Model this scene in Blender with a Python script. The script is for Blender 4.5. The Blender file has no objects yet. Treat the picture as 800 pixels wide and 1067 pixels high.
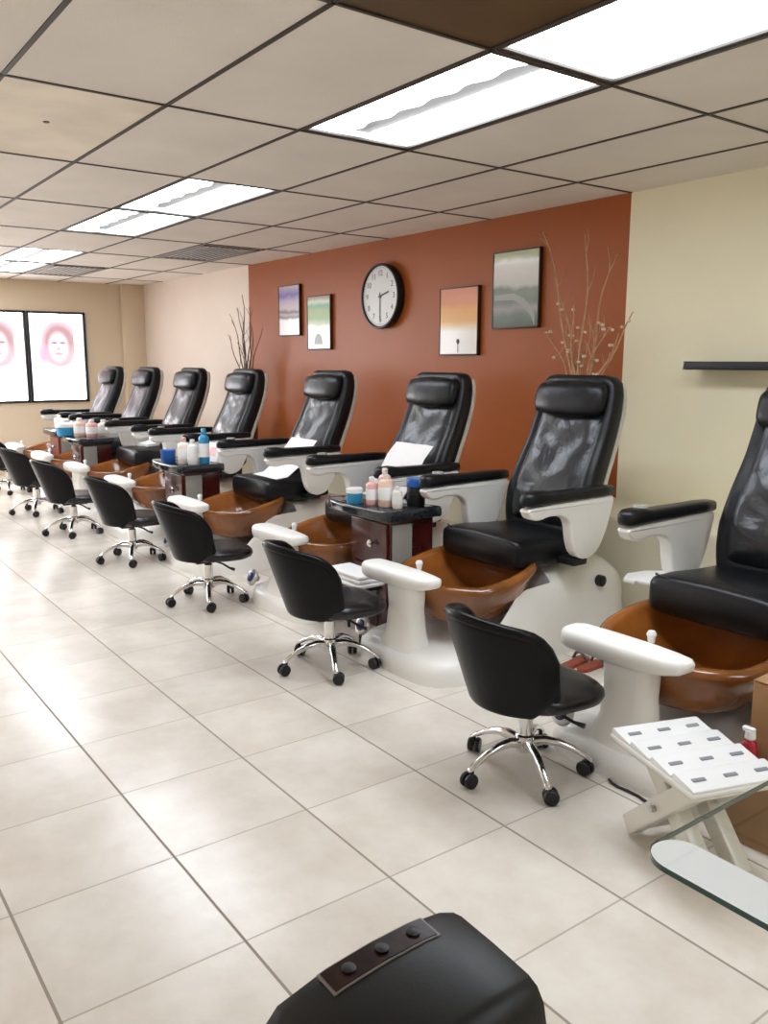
import bpy, bmesh, math, random
from mathutils import Vector, Matrix
random.seed(7)
S = bpy.context.scene
COL = S.collection
PI = math.pi

# ------------------------------------------------------------------ materials
def mat(name, color, rough=0.5, metal=0.0, spec=0.5, bump=None, vary=None, coat=0.0, trans=0.0, ior=1.45):
    m = bpy.data.materials.new(name); m.use_nodes = True
    nt = m.node_tree; b = nt.nodes['Principled BSDF']
    b.inputs['Base Color'].default_value = (*color, 1)
    b.inputs['Roughness'].default_value = rough
    b.inputs['Metallic'].default_value = metal
    b.inputs['Specular IOR Level'].default_value = spec
    b.inputs['Coat Weight'].default_value = coat
    b.inputs['Coat Roughness'].default_value = 0.08
    b.inputs['Transmission Weight'].default_value = trans
    b.inputs['IOR'].default_value = ior
    tc = nt.nodes.new('ShaderNodeTexCoord')
    if vary:
        n = nt.nodes.new('ShaderNodeTexNoise'); n.inputs['Scale'].default_value = vary[0]; n.inputs['Detail'].default_value = 5
        nt.links.new(tc.outputs['Object'], n.inputs['Vector'])
        r = nt.nodes.new('ShaderNodeValToRGB')
        r.color_ramp.elements[0].position = 0.3; r.color_ramp.elements[1].position = 0.7
        r.color_ramp.elements[0].color = (*[c * (1 - vary[1]) for c in color], 1)
        r.color_ramp.elements[1].color = (*[min(1, c * (1 + vary[1])) for c in color], 1)
        nt.links.new(n.outputs['Fac'], r.inputs['Fac']); nt.links.new(r.outputs['Color'], b.inputs['Base Color'])
    if bump:
        n = nt.nodes.new('ShaderNodeTexNoise'); n.inputs['Scale'].default_value = bump[0]
        n.inputs['Detail'].default_value = 4; n.inputs['Distortion'].default_value = bump[3] if len(bump) > 3 else 0
        nt.links.new(tc.outputs['Object'], n.inputs['Vector'])
        bp = nt.nodes.new('ShaderNodeBump'); bp.inputs['Strength'].default_value = bump[1]; bp.inputs['Distance'].default_value = bump[2]
        nt.links.new(n.outputs['Fac'], bp.inputs['Height']); nt.links.new(bp.outputs['Normal'], b.inputs['Normal'])
    return m

def emis(name, color, strength):
    m = bpy.data.materials.new(name); m.use_nodes = True
    nt = m.node_tree; nt.nodes.clear()
    e = nt.nodes.new('ShaderNodeEmission'); e.inputs['Color'].default_value = (*color, 1); e.inputs['Strength'].default_value = strength
    o = nt.nodes.new('ShaderNodeOutputMaterial'); nt.links.new(e.outputs[0], o.inputs[0])
    return m

def translucent(name, color, k=0.5):
    m = bpy.data.materials.new(name); m.use_nodes = True
    nt = m.node_tree; nt.nodes.clear()
    d = nt.nodes.new('ShaderNodeBsdfDiffuse'); d.inputs['Color'].default_value = (*color, 1)
    t = nt.nodes.new('ShaderNodeBsdfTranslucent'); t.inputs['Color'].default_value = (*color, 1)
    x = nt.nodes.new('ShaderNodeMixShader'); x.inputs[0].default_value = k
    nt.links.new(d.outputs[0], x.inputs[1]); nt.links.new(t.outputs[0], x.inputs[2])
    o = nt.nodes.new('ShaderNodeOutputMaterial'); nt.links.new(x.outputs[0], o.inputs[0])
    return m

M = {}
M['leather'] = mat('black_leather', (0.005, 0.0055, 0.007), 0.34, bump=(26, 0.25, 0.006), spec=0.36)
M['wrinkled'] = mat('wrinkled_black_leather', (0.007, 0.008, 0.011), 0.30, bump=(7, 0.38, 0.03, 0.4), spec=0.75)
M['vinyl'] = mat('black_vinyl', (0.0035, 0.0035, 0.004), 0.30, bump=(40, 0.1, 0.003), spec=0.22)
M['seat_vinyl'] = mat('black_seat_vinyl', (0.004, 0.004, 0.005), 0.27, bump=(40, 0.1, 0.003), spec=0.55)
M['black_plastic'] = mat('black_plastic', (0.008, 0.008, 0.009), 0.45, bump=(120, 0.08, 0.001))
M['castor'] = mat('castor_plastic', (0.006, 0.006, 0.007), 0.35)
M['white_shell'] = mat('white_gelcoat_shell', (0.86, 0.85, 0.81), 0.28, vary=(3, 0.03), coat=0.2)
M['cream_shell'] = mat('cream_back_shell', (0.60, 0.57, 0.49), 0.4, vary=(3, 0.03))
M['pad'] = mat('white_foot_pad', (0.82, 0.81, 0.77), 0.35, vary=(6, 0.02))
M['bowl'] = mat('amber_basin', (0.23, 0.075, 0.014), 0.16, vary=(5, 0.35), coat=0.4)
M['chrome'] = mat('chrome', (0.72, 0.71, 0.70), 0.16, metal=1.0)
M['steel'] = mat('brushed_steel', (0.5, 0.5, 0.5), 0.35, metal=1.0)
M['cherry'] = mat('cherry_wood', (0.055, 0.008, 0.007), 0.25, vary=(9, 0.35), coat=0.3)
M['redwood'] = mat('red_cherry_wood', (0.16, 0.022, 0.014), 0.3, vary=(9, 0.25), coat=0.3)
M['granite'] = mat('dark_table_top', (0.02, 0.023, 0.028), 0.12, vary=(60, 0.4), coat=0.3)
M['grey_panel'] = mat('grey_panel', (0.30, 0.30, 0.27), 0.35, vary=(4, 0.05))
M['white_plastic'] = mat('white_plastic', (0.80, 0.80, 0.79), 0.35, vary=(5, 0.02))
M['clear_white'] = mat('milky_acrylic', (0.66, 0.64, 0.57), 0.25, vary=(4, 0.04), coat=0.2)
M['towel'] = mat('white_terry_towel', (0.82, 0.81, 0.80), 0.9, bump=(160, 0.5, 0.004))
M['paper'] = mat('white_paper', (0.85, 0.84, 0.83), 0.7, vary=(12, 0.03))
M['sheet_white'] = translucent('white_sheet', (0.97, 0.955, 0.95), 0.22)
M['ink'] = mat('dark_ink', (0.10, 0.10, 0.12), 0.6)
M['mark_grey'] = mat('grey_print', (0.24, 0.24, 0.26), 0.6)
M['pink'] = mat('pink_lotion', (0.75, 0.42, 0.40), 0.35, vary=(8, 0.08))
M['peach'] = mat('peach_lotion', (0.78, 0.56, 0.46), 0.35, vary=(8, 0.06))
M['cream'] = mat('cream_bottle', (0.78, 0.74, 0.66), 0.3, vary=(8, 0.04))
M['blue'] = mat('blue_plastic', (0.015, 0.10, 0.38), 0.3, vary=(8, 0.1))
M['skyblue'] = mat('light_blue_plastic', (0.03, 0.26, 0.48), 0.3, vary=(8, 0.1))
M['navy'] = mat('dark_blue_plastic', (0.01, 0.02, 0.12), 0.25)
M['red'] = mat('red_plastic', (0.35, 0.015, 0.03), 0.3)
M['rust'] = mat('rust_red_print', (0.30, 0.06, 0.03), 0.5, vary=(30, 0.3))
M['cardboard'] = mat('tan_cardboard', (0.33, 0.18, 0.08), 0.8, vary=(14, 0.08), bump=(60, 0.1, 0.002))
M['silver_trim'] = mat('silver_trim', (0.22, 0.20, 0.18), 0.45)
M['screen'] = mat('glossy_dark_red_panel', (0.022, 0.007, 0.006), 0.35, spec=0.3, vary=(60, 0.7))
M['dryer_black'] = mat('satin_black_housing', (0.007, 0.007, 0.006), 0.40, bump=(220, 0.15, 0.0008), spec=0.35)
M['twig'] = mat('tan_twig', (0.46, 0.26, 0.14), 0.8, vary=(20, 0.2))
M['dark_twig'] = mat('brown_twig', (0.13, 0.07, 0.05), 0.8, vary=(20, 0.25))
M['blossom'] = mat('pale_blossom', (0.70, 0.55, 0.40), 0.7, vary=(30, 0.1))
M['vase'] = mat('brown_ceramic', (0.10, 0.05, 0.03), 0.3, vary=(8, 0.2))
M['dark_frame'] = mat('dark_frame', (0.045, 0.02, 0.01), 0.4)
M['window_frame'] = mat('black_window_frame', (0.02, 0.018, 0.018), 0.4)
M['clock_face'] = mat('clock_face', (0.62, 0.62, 0.60), 0.4, vary=(4, 0.02))
M['grid'] = mat('dark_grid_bar', (0.045, 0.036, 0.028), 0.5)
M['brown_tile'] = mat('brown_panel', (0.085, 0.052, 0.022), 0.35, vary=(6, 0.15))
M['stained'] = mat('stained_ceiling_tile', (0.82, 0.735, 0.62), 0.9, vary=(3, 0.10), bump=(180, 0.4, 0.002))
M['vent'] = mat('grey_vent', (0.20, 0.17, 0.15), 0.5)
M['housing'] = mat('white_enamel', (0.75, 0.76, 0.76), 0.3)
M['housing_white'] = mat('white_glass_backing', (0.92, 0.93, 0.93), 0.3)
M['reflector'] = mat('grey_wavy_reflector', (0.42, 0.43, 0.43), 0.4)
M['tube'] = emis('fluorescent_diffuser', (0.86, 0.92, 1.0), 8.4)
M['pane'] = emis('daylight_pane', (0.95, 0.96, 1.0), 9.0)
M['poster_white'] = translucent('poster_paper', (0.80, 0.78, 0.78), 0.6)
def portrait_mat():
    m = translucent('portrait_print', (.5, .5, .5), .75)
    nt = m.node_tree; N = nt.nodes.new; L = nt.links.new
    tc = N('ShaderNodeTexCoord')
    def mask(cy, cz, ry, rz, soft=.25):
        mp = N('ShaderNodeMapping'); mp.inputs['Location'].default_value = (0, -cy / ry, -cz / rz); mp.inputs['Scale'].default_value = (0, 1 / ry, 1 / rz)
        L(tc.outputs['Object'], mp.inputs['Vector'])
        ln = N('ShaderNodeVectorMath'); ln.operation = 'LENGTH'; L(mp.outputs[0], ln.inputs[0])
        r = N('ShaderNodeMapRange'); L(ln.outputs['Value'], r.inputs[0]); r.inputs[1].default_value = 1 + soft; r.inputs[2].default_value = 1 - soft
        return r.outputs[0]
    cur = None
    for col, mk in (((.44, .35, .37), None), ((.80, .76, .76), (-.02, -.24, .46, .22, .5)), ((.30, .235, .235), (.03, .19, .20, .24, .18)), ((.40, .29, .30), (.03, .0, .21, .16, .35)),
                    ((.46, .36, .365), (.02, .13, .125, .19, .15)), ((.26, .17, .18), (-.03, .185, .035, .012, .5)), ((.26, .17, .18), (.075, .185, .035, .012, .5)),
                    ((.36, .26, .26), (.02, .11, .022, .014, .6)), ((.38, .25, .26), (.02, .045, .05, .016, .5)), ((.42, .28, .32), (-.17, .02, .06, .10, .6))):
        if mk is None:
            c = N('ShaderNodeRGB'); c.outputs[0].default_value = (*col, 1); cur = c.outputs[0]; continue
        x = N('ShaderNodeMix'); x.data_type = 'RGBA'; L(mask(*mk), x.inputs[0]); L(cur, x.inputs[6]); x.inputs[7].default_value = (*col, 1); cur = x.outputs[2]
    for n in nt.nodes:
        if n.type in ('BSDF_DIFFUSE', 'BSDF_TRANSLUCENT'): L(cur, n.inputs['Color'])
    return m
M['portrait'] = portrait_mat()
M['ledge'] = mat('cream_ledge_paint', (0.74, 0.69, 0.54), 0.45, vary=(2, 0.02))

def wall_mat(name, color):
    return mat(name, color, 0.62, vary=(1.4, 0.03), bump=(90, 0.08, 0.003), spec=0.3)
M['wall_cream'] = wall_mat('cream_wall_paint', (0.80, 0.74, 0.54))
M['wall_pale'] = wall_mat('pale_beige_wall_paint', (0.72, 0.615, 0.525))
M['wall_orange'] = mat('orange_wall_paint', (0.32, 0.080, 0.014), 0.42, vary=(1.4, 0.04), bump=(90, 0.08, 0.003), spec=0.3)
M['wall_tan'] = wall_mat('tan_wall_paint', (0.66, 0.545, 0.40))

def floor_mat():
    m = mat('floor_tiles', (0.7, 0.65, 0.58), 0.3, spec=0.55)
    nt = m.node_tree; b = nt.nodes['Principled BSDF']; L = nt.links.new; N = nt.nodes.new
    s, fx, fy = 0.45704, -2.6657, 0.85699
    g = N('ShaderNodeNewGeometry'); sep = N('ShaderNodeSeparateXYZ'); L(g.outputs['Position'], sep.inputs[0])
    def math_(op, a, bb=None):
        n = N('ShaderNodeMath'); n.operation = op
        for i, v in enumerate((a, bb)):
            if v is None: continue
            if isinstance(v, (int, float)): n.inputs[i].default_value = v
            else: L(v, n.inputs[i])
        return n.outputs[0]
    def cell(o, off):
        u = math_('DIVIDE', math_('SUBTRACT', o, off), s)
        fl = math_('FLOOR', u); fr = math_('SUBTRACT', u, fl)
        d = math_('MINIMUM', fr, math_('SUBTRACT', 1.0, fr))
        return fl, math_('MULTIPLY', d, s)
    ix, dx = cell(sep.outputs['X'], fx); iy, dy = cell(sep.outputs['Y'], fy)
    gx = math_('LESS_THAN', dx, 0.0030); gy = math_('LESS_THAN', dy, 0.0040)
    grout = math_('MAXIMUM', math_('MULTIPLY', gx, 0.7), gy)
    cb = N('ShaderNodeCombineXYZ'); L(ix, cb.inputs[0]); L(iy, cb.inputs[1])
    wn = N('ShaderNodeTexWhiteNoise'); L(cb.outputs[0], wn.inputs['Vector'])
    # streaky mottling, shifted per tile
    ad = N('ShaderNodeVectorMath'); ad.operation = 'MULTIPLY_ADD'
    L(wn.outputs['Color'], ad.inputs[0]); ad.inputs[1].default_value = (9, 9, 9); L(g.outputs['Position'], ad.inputs[2])
    n1 = N('ShaderNodeTexNoise'); n1.inputs['Scale'].default_value = 3.2; n1.inputs['Detail'].default_value = 7; n1.inputs['Roughness'].default_value = 0.62
    L(ad.outputs[0], n1.inputs['Vector'])
    r = N('ShaderNodeValToRGB'); cr = r.color_ramp
    cr.elements[0].position = 0.28; cr.elements[0].color = (0.63, 0.565, 0.48, 1)
    cr.elements[1].position = 0.72; cr.elements[1].color = (0.80, 0.755, 0.68, 1)
    L(n1.outputs['Fac'], r.inputs['Fac'])
    hs = N('ShaderNodeHueSaturation'); L(r.outputs['Color'], hs.inputs['Color'])
    L(math_('ADD', math_('MULTIPLY', wn.outputs['Value'], 0.08), 0.96), hs.inputs['Value'])
    mx = N('ShaderNodeMix'); mx.data_type = 'RGBA'; L(grout, mx.inputs[0]); L(hs.outputs['Color'], mx.inputs[6]); mx.inputs[7].default_value = (0.29, 0.24, 0.19, 1)
    L(mx.outputs[2], b.inputs['Base Color'])
    L(math_('ADD', math_('MULTIPLY', grout, 0.5), 0.22), b.inputs['Roughness'])
    bp = N('ShaderNodeBump'); bp.inputs['Strength'].default_value = 0.12; bp.inputs['Distance'].default_value = 0.004
    L(math_('SUBTRACT', n1.outputs['Fac'], grout), bp.inputs['Height']); L(bp.outputs['Normal'], b.inputs['Normal'])
    return m
M['floor'] = floor_mat()

def ceil_mat():
    m = mat('ceiling_tile', (0.78, 0.725, 0.665), 0.95, vary=(2.0, 0.05), bump=(220, 0.5, 0.003), spec=0.1)
    return m
M['ceiling'] = ceil_mat()

# ------------------------------------------------------------------ mesh helpers
def merge(dst, src, mtx=None):
    if mtx is not None: src.transform(mtx)
    me = bpy.data.meshes.new('tmp'); src.to_mesh(me); src.free()
    dst.from_mesh(me); bpy.data.meshes.remove(me)

def rbox(bm, c, s, r=0.01, seg=3, rot=None):
    t = bmesh.new(); bmesh.ops.create_cube(t, size=1.0)
    bmesh.ops.scale(t, vec=s, verts=t.verts)
    if r > 0:
        bmesh.ops.bevel(t, geom=t.edges[:], offset=min(r, min(s) * 0.49), segments=seg, profile=0.5, affect='EDGES')
    m = Matrix.Translation(c)
    if rot is not None: m = m @ rot.to_4x4()
    merge(bm, t, m)

def loft(bm, rings, cap0=True, cap1=True, closed=True):
    vs = [[bm.verts.new(p) for p in r] for r in rings]
    n = len(rings[0])
    for a, b in zip(vs[:-1], vs[1:]):
        for i in range(n if closed else n - 1):
            j = (i + 1) % n
            bm.faces.new((a[i], a[j], b[j], b[i]))
    if cap0: bm.faces.new(list(reversed(vs[0])))
    if cap1: bm.faces.new(vs[-1])
    return vs

def tube(bm, pts, rad, n=8, caps=True):
    pts = [Vector(p) for p in pts]
    if not hasattr(rad, '__len__'): rad = [rad] * len(pts)
    rings = []; up = None
    for i, p in enumerate(pts):
        t = (pts[min(i + 1, len(pts) - 1)] - pts[max(i - 1, 0)]).normalized()
        if up is None:
            up = Vector((0, 0, 1)) if abs(t.z) < 0.9 else Vector((1, 0, 0))
        a = t.cross(up).normalized(); up = a.cross(t).normalized()
        rings.append([p + rad[i] * (math.cos(2 * PI * k / n) * a + math.sin(2 * PI * k / n) * up) for k in range(n)])
    loft(bm, rings, caps, caps)

def lathe(bm, prof, n=24, c=(0, 0, 0), mtx=None):
    t = bmesh.new()
    loft(t, [[(r * math.cos(2 * PI * k / n), r * math.sin(2 * PI * k / n), z) for k in range(n)] for r, z in prof])
    m = Matrix.Translation(c)
    if mtx is not None: m = m @ mtx
    merge(bm, t, m)

def prism(bm, poly, x0, x1, axis='x', bevel=0.0, seg=2):
    """extrude a closed 2-D outline; axis x: poly is (y,z); axis z: poly is (x,y); axis y: poly is (x,z)"""
    f = {'x': lambda p, t: (t, p[0], p[1]), 'z': lambda p, t: (p[0], p[1], t), 'y': lambda p, t: (p[0], t, p[1])}[axis]
    t = bmesh.new()
    loft(t, [[f(p, x0) for p in poly], [f(p, x1) for p in poly]])
    bmesh.ops.recalc_face_normals(t, faces=t.faces)
    if bevel:
        es = [e for e in t.edges if len(e.link_faces) == 2 and e.calc_face_angle(0) > 0.6]
        bmesh.ops.bevel(t, geom=es, offset=bevel, segments=seg, profile=0.5, affect='EDGES')
    merge(bm, t)

def smooth_poly(pts, n=4):
    """closed Catmull-Rom through 2-D points"""
    out = []; k = len(pts)
    for i in range(k):
        p0, p1, p2, p3 = (Vector(pts[(i + d) % k]) for d in (-1, 0, 1, 2))
        for j in range(n):
            t = j / n
            out.append(tuple(0.5 * ((2 * p1) + (-p0 + p2) * t + (2 * p0 - 5 * p1 + 4 * p2 - p3) * t * t + (-p0 + 3 * p1 - 3 * p2 + p3) * t ** 3)))
    return out

def interp(keys, t):
    """piecewise smooth interpolation of (t, value...) keys"""
    if t <= keys[0][0]: return keys[0][1:]
    for a, b in zip(keys[:-1], keys[1:]):
        if t <= b[0]:
            u = (t - a[0]) / (b[0] - a[0])
            return tuple(x + (y - x) * u for x, y in zip(a[1:], b[1:]))
    return keys[-1][1:]

def mesh_of(name, bm, material, angle=40):
    bmesh.ops.recalc_face_normals(bm, faces=bm.faces)
    me = bpy.data.meshes.new(name); bm.to_mesh(me); bm.free()
    for p in me.polygons: p.use_smooth = True
    me.set_sharp_from_angle(angle=math.radians(angle))
    for m in (material if isinstance(material, (list, tuple)) else [material]): me.materials.append(m)
    return me

def obj(name, bm, material, parent=None, loc=(0, 0, 0), angle=40, sub=0):
    me = mesh_of(name, bm, material, angle)
    o = bpy.data.objects.new(name, me); COL.objects.link(o)
    o.location = loc
    if parent is not None: o.parent = parent
    if sub:
        s = o.modifiers.new('sub', 'SUBSURF'); s.levels = sub; s.render_levels = sub
    return o

def tag(o, label, cat, group=None):
    o['label'] = label; o['category'] = cat
    if group: o['group'] = group
    return o

def thing(name, label, cat, loc=(0, 0, 0), rz=0.0, group=None):
    o = bpy.data.objects.new(name, None); COL.objects.link(o)
    o.empty_display_size = 0.1
    o.location = loc; o.rotation_euler = (0, 0, rz)
    return tag(o, label, cat, group)

def struct(name, bm, material, parent=None, angle=40):
    o = obj(name, bm, material, parent, angle=angle)
    if parent is None: o['kind'] = 'structure'
    return o

def dup(root, loc, rz, label=None, group=None):
    def cp(o, parent):
        c = o.copy(); COL.objects.link(c)
        if parent is not None: c.parent = parent
        for ch in list(o.children): cp(ch, c)
        return c
    r = cp(root, None)
    r.location = loc; r.rotation_euler = (0, 0, rz)
    if label: r['label'] = label
    if group: r['group'] = group
    return r

def quad(bm, a, b, c, d):
    return bm.faces.new([bm.verts.new(p) for p in (a, b, c, d)])

# ------------------------------------------------------------------ room shell
H = 1.455; ZC = 2.457; YW = 4.35; XL = -11.5; XR = 3.2; YF = -4.2
bm = bmesh.new(); rbox(bm, ((XL + XR) / 2, (YF + YW) / 2, -0.05), (XR - XL + 1, YW - YF + 1, 0.1), 0)
struct('floor', bm, M['floor'])
bm = bmesh.new(); rbox(bm, ((XL + XR) / 2, (YF + YW) / 2, ZC + 0.18), (XR - XL + 1, YW - YF + 1, 0.1), 0)
struct('trim_1', bm, M['ceiling'])                                    # deck above the hung ceiling

CX, CY, TX, TY = -2.1827, 0.8178, 1.2192, 0.6096                      # hung-ceiling grid
def cell_x(c): return CX - c * TX                                      # column line c
def cell_y(l): return CY + l * TY
light_cells = set()
for c in (-1, 0, 2, 3, 5, 6, -3, -4):
    light_cells.add((c, 2))
for c in (2, 3, 5, 6):
    light_cells.add((c, -3))
for c in (0, 3, 6, -3):
    light_cells.add((c, -7))
# ceiling panels: one mesh, openings left where the light fittings sit
bm = bmesh.new()
special = {(-1, 1), (1, 0)}
for c in range(-6, 9):
    for l in range(-10, 7):
        if (c, l) in light_cells: continue
        if (c, l) in special: continue
        x0, x1 = max(cell_x(c + 1), XL), min(cell_x(c), XR)
        y0, y1 = max(cell_y(l), YF), min(cell_y(l + 1), YW)
        if x1 - x0 < 0.01 or y1 - y0 < 0.01: continue
        rbox(bm, ((x0 + x1) / 2, (y0 + y1) / 2, ZC + 0.008), (x1 - x0, y1 - y0, 0.016), 0)
struct('ceiling', bm, M['ceiling'])
bm = bmesh.new()
for c in range(-6, 9):
    x = cell_x(c)
    if XL < x < XR: rbox(bm, (x, (YF + YW) / 2, ZC - 0.002), (0.014, YW - YF, 0.006), 0)
for l in range(-10, 7):
    y = cell_y(l)
    if YF < y < YW: rbox(bm, ((XL + XR) / 2, y, ZC - 0.002), (XR - XL, 0.017, 0.006), 0)
struct('trim_2', bm, M['grid'])

# wall behind the chairs, painted in three fields
bm = bmesh.new()
segs = [(XL - 0.1, -8.35, 1), (-8.35, -3.40, 2), (-3.40, XR + 0.1, 0)]
for x0, x1, mi in segs:
    n0 = len(bm.faces)
    rbox(bm, ((x0 + x1) / 2, YW + 0.05, ZC / 2), (x1 - x0, 0.1, ZC + 0.1), 0)
    bm.faces.ensure_lookup_table()
    for f in bm.faces[n0:]: f.material_index = mi
struct('wall_back', bm, [M['wall_cream'], M['wall_pale'], M['wall_orange']])
# window wall at the far end
WZ0, WZ1 = 0.915, 2.07
win_edges = [(2.835, 3.565), (2.10, 2.82), (1.365, 2.085), (0.63, 1.35), (-0.105, 0.615), (-1.6, -0.2)]
WY1 = win_edges[0][1] + 0.02; WY0 = win_edges[-1][0] - 0.02
bm = bmesh.new()
for y0, y1, z0, z1 in [(WY1, YW, 0, ZC), (YF, WY0, 0, ZC), (WY0, WY1, 0, WZ0), (WY0, WY1, WZ1, ZC)]:
    rbox(bm, (XL - 0.05, (y0 + y1) / 2, (z0 + z1) / 2), (0.1, y1 - y0, z1 - z0), 0)
struct('wall_left', bm, M['wall_tan'])
bm = bmesh.new(); rbox(bm, (XL + 0.05, (4.06 + YW) / 2, ZC / 2), (0.1, YW - 4.06, ZC), 0.004)
struct('trim_3', bm, M['wall_tan'])                                   # pilaster in the far corner
bm = bmesh.new(); rbox(bm, (XR + 0.05, (YF + YW) / 2, ZC / 2), (0.1, YW - YF, ZC), 0)
struct('wall_right', bm, M['wall_cream'])
bm = bmesh.new(); rbox(bm, ((XL + XR) / 2, YF - 0.05, ZC / 2), (XR - XL, 0.1, ZC), 0)
struct('wall_front', bm, M['wall_pale'])
for i, (y0, y1) in enumerate(win_edges):
    bm = bmesh.new()
    for yy in (y0 + 0.012, y1 - 0.012): rbox(bm, (XL - 0.01, yy, (WZ0 + WZ1) / 2), (0.07, 0.03, WZ1 - WZ0), 0.004)
    for zz in (WZ0 + 0.015, WZ1 - 0.012): rbox(bm, (XL - 0.01, (y0 + y1) / 2, zz), (0.07, y1 - y0, 0.03), 0.004)
    w = struct('window_%d' % (i + 1), bm, M['window_frame'])
    bm = bmesh.new(); rbox(bm, (XL - 0.04, (y0 + y1) / 2, (WZ0 + WZ1) / 2), (0.008, y1 - y0 - 0.02, WZ1 - WZ0 - 0.02), 0)
    obj('window_pane', bm, M['pane'], w)
# boxed-in ledge along the foot of the chair wall
bm = bmesh.new()
prism(bm, [(3.86, 0), (3.86, 0.545), (3.85, 0.56), (3.85, 0.585), (YW, 0.60), (YW, 0)], XL + 0.1, XR, 'x', 0.004)
struct('trim_4', bm, M['ledge'])

# ------------------------------------------------------------------ ceiling fittings
def troffer(loc, label):
    t = thing('ceiling_light', label, 'ceiling light', loc, 0, 'fluorescent ceiling lights')
    w, d = TX - 0.02, TY - 0.02
    bm = bmesh.new()
    rbox(bm, (0, 0, 0.115), (w, d, 0.01), 0)
    for sx in (-1, 1): rbox(bm, (sx * (w / 2 - 0.005), 0, 0.06), (0.01, d, 0.11), 0)
    for sy in (-1, 1): rbox(bm, (0, sy * (d / 2 - 0.005), 0.06), (w, 0.01, 0.11), 0)
    obj('housing', bm, M['housing'], t)
    bm = bmesh.new()
    for sx in (-1, 1): rbox(bm, (sx * (w / 2 - 0.008), 0, 0.004), (0.02, d, 0.012), 0.002)
    for sy in (-1, 1): rbox(bm, (0, sy * (d / 2 - 0.008), 0.004), (w, 0.02, 0.012), 0.002)
    obj('frame', bm, M['grid'], t)
    for sy in (-1, 1):
        bm = bmesh.new()
        prof = [(sy * 0.055, 0.034), (sy * 0.10, 0.014), (sy * 0.17, 0.008), (sy * 0.25, 0.014), (sy * 0.283, 0.034)]
        prism(bm, prof, -w / 2 + 0.02, w / 2 - 0.02, 'x')
        obj('diffuser', bm, M['tube'], t, angle=60)
    bm = bmesh.new()                                                   # ribbed spine between the lamps
    pts_t, pts_b = [], []
    n = 40
    for i in range(n + 1):
        x = -w / 2 + 0.02 + (w - 0.04) * i / n
        k = 0.030 + 0.026 * math.sin(i / n * 2 * PI * 5.5)
        pts_t.append((x, 0.05 + k * 0.5)); pts_b.append((x, -0.05 + k * 0.5))
    loft(bm, [[(p[0], p[1], 0.034) for p in pts_t], [(p[0], p[1], 0.034) for p in pts_b]], False, False, False)
    obj('reflector', bm, M['reflector'], t)
    return t
LABELS = {(-1, 2): 'fluorescent ceiling light beside the brown ceiling panel, cut by the frame', (0, 2): 'large fluorescent ceiling light with a wavy grey middle strip',
          (2, 2): 'fluorescent ceiling light before the clock, nearer of an end-to-end pair', (3, 2): 'fluorescent ceiling light, farther of the end-to-end pair',
          (5, 2): 'small-looking fluorescent ceiling light toward the window wall', (6, 2): 'fluorescent ceiling light closest to the window wall'}
first = None
for (c, l) in sorted(light_cells):
    loc = ((cell_x(c) + cell_x(c + 1)) / 2, (cell_y(l) + cell_y(l + 1)) / 2, ZC)
    lab = LABELS.get((c, l), 'fluorescent ceiling light over the open floor, outside the photo')
    if first is None: first = troffer(loc, lab)
    else: first_copy = dup(first, loc, 0, lab)
    if (c, l) == (-1, 2):
        for ch in list(first_copy.children):
            if ch.name.startswith('reflector'): bpy.data.objects.remove(ch)
        bm = bmesh.new(); rbox(bm, (0, 0, .03), (TX - .06, .12, .012), .003); obj('diffuser', bm, M['tube'], first_copy)
bm = bmesh.new()
x0, x1, y0, y1 = cell_x(0), cell_x(-1), cell_y(1), cell_y(2)
rbox(bm, ((x0 + x1) / 2, (y0 + y1) / 2, ZC + 0.006), (x1 - x0 - 0.01, y1 - y0 - 0.01, 0.012), 0)
tag(obj('ceiling_panel', bm, M['brown_tile']), 'dark brown ceiling panel beside the brightest ceiling light', 'ceiling panel')
x0, x1, y0, y1 = cell_x(2), cell_x(1), cell_y(0), cell_y(1)
t = thing('ceiling_tile', 'yellowed water-stained ceiling tile with a small dark hole', 'ceiling tile', ((x0 + x1) / 2, (y0 + y1) / 2, ZC))
bm = bmesh.new(); rbox(bm, (0, 0, 0.006), (x1 - x0 - 0.01, y1 - y0 - 0.01, 0.012), 0); obj('tile_face', bm, M['stained'], t)
bm = bmesh.new(); lathe(bm, [(0.012, -0.004), (0.014, 0.0), (0.014, 0.002)], 12, (-3.94 - (x0 + x1) / 2, 1.11 - (y0 + y1) / 2, 0)); obj('dark_hole', bm, M['ink'], t)

def air_vent(loc, sx, sy, label):
    t = thing('air_vent', label, 'air vent', loc, 0, 'ceiling air vents')
    bm = bmesh.new()
    for s in (-1, 1):
        rbox(bm, (s * (sx / 2 - 0.02), 0, -0.006), (0.04, sy, 0.012), 0.003)
        rbox(bm, (0, s * (sy / 2 - 0.02), -0.006), (sx, 0.04, 0.012), 0.003)
    obj('frame', bm, M['vent'], t)
    bm = bmesh.new()
    k = 9
    for i in range(k):
        rbox(bm, (0, -sy / 2 + 0.05 + (sy - 0.1) * i / (k - 1), -0.006), (sx - 0.06, 0.03, 0.004), 0, rot=Matrix.Rotation(0.5, 3, 'X'))
    obj('louvre', bm, M['vent'], t)
    return t
air_vent(((cell_x(4) + cell_x(5)) / 2, (cell_y(4) + cell_y(5)) / 2, ZC), TX * 0.9, TY * 0.9, 'dark grey ceiling vent above the twig vase by the pale wall')
air_vent(((cell_x(6) + cell_x(7)) / 2, (cell_y(3) + cell_y(4)) / 2, ZC), TX * 0.9, TY * 0.9, 'dark grey ceiling vent beside the light toward the window wall')

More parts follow.
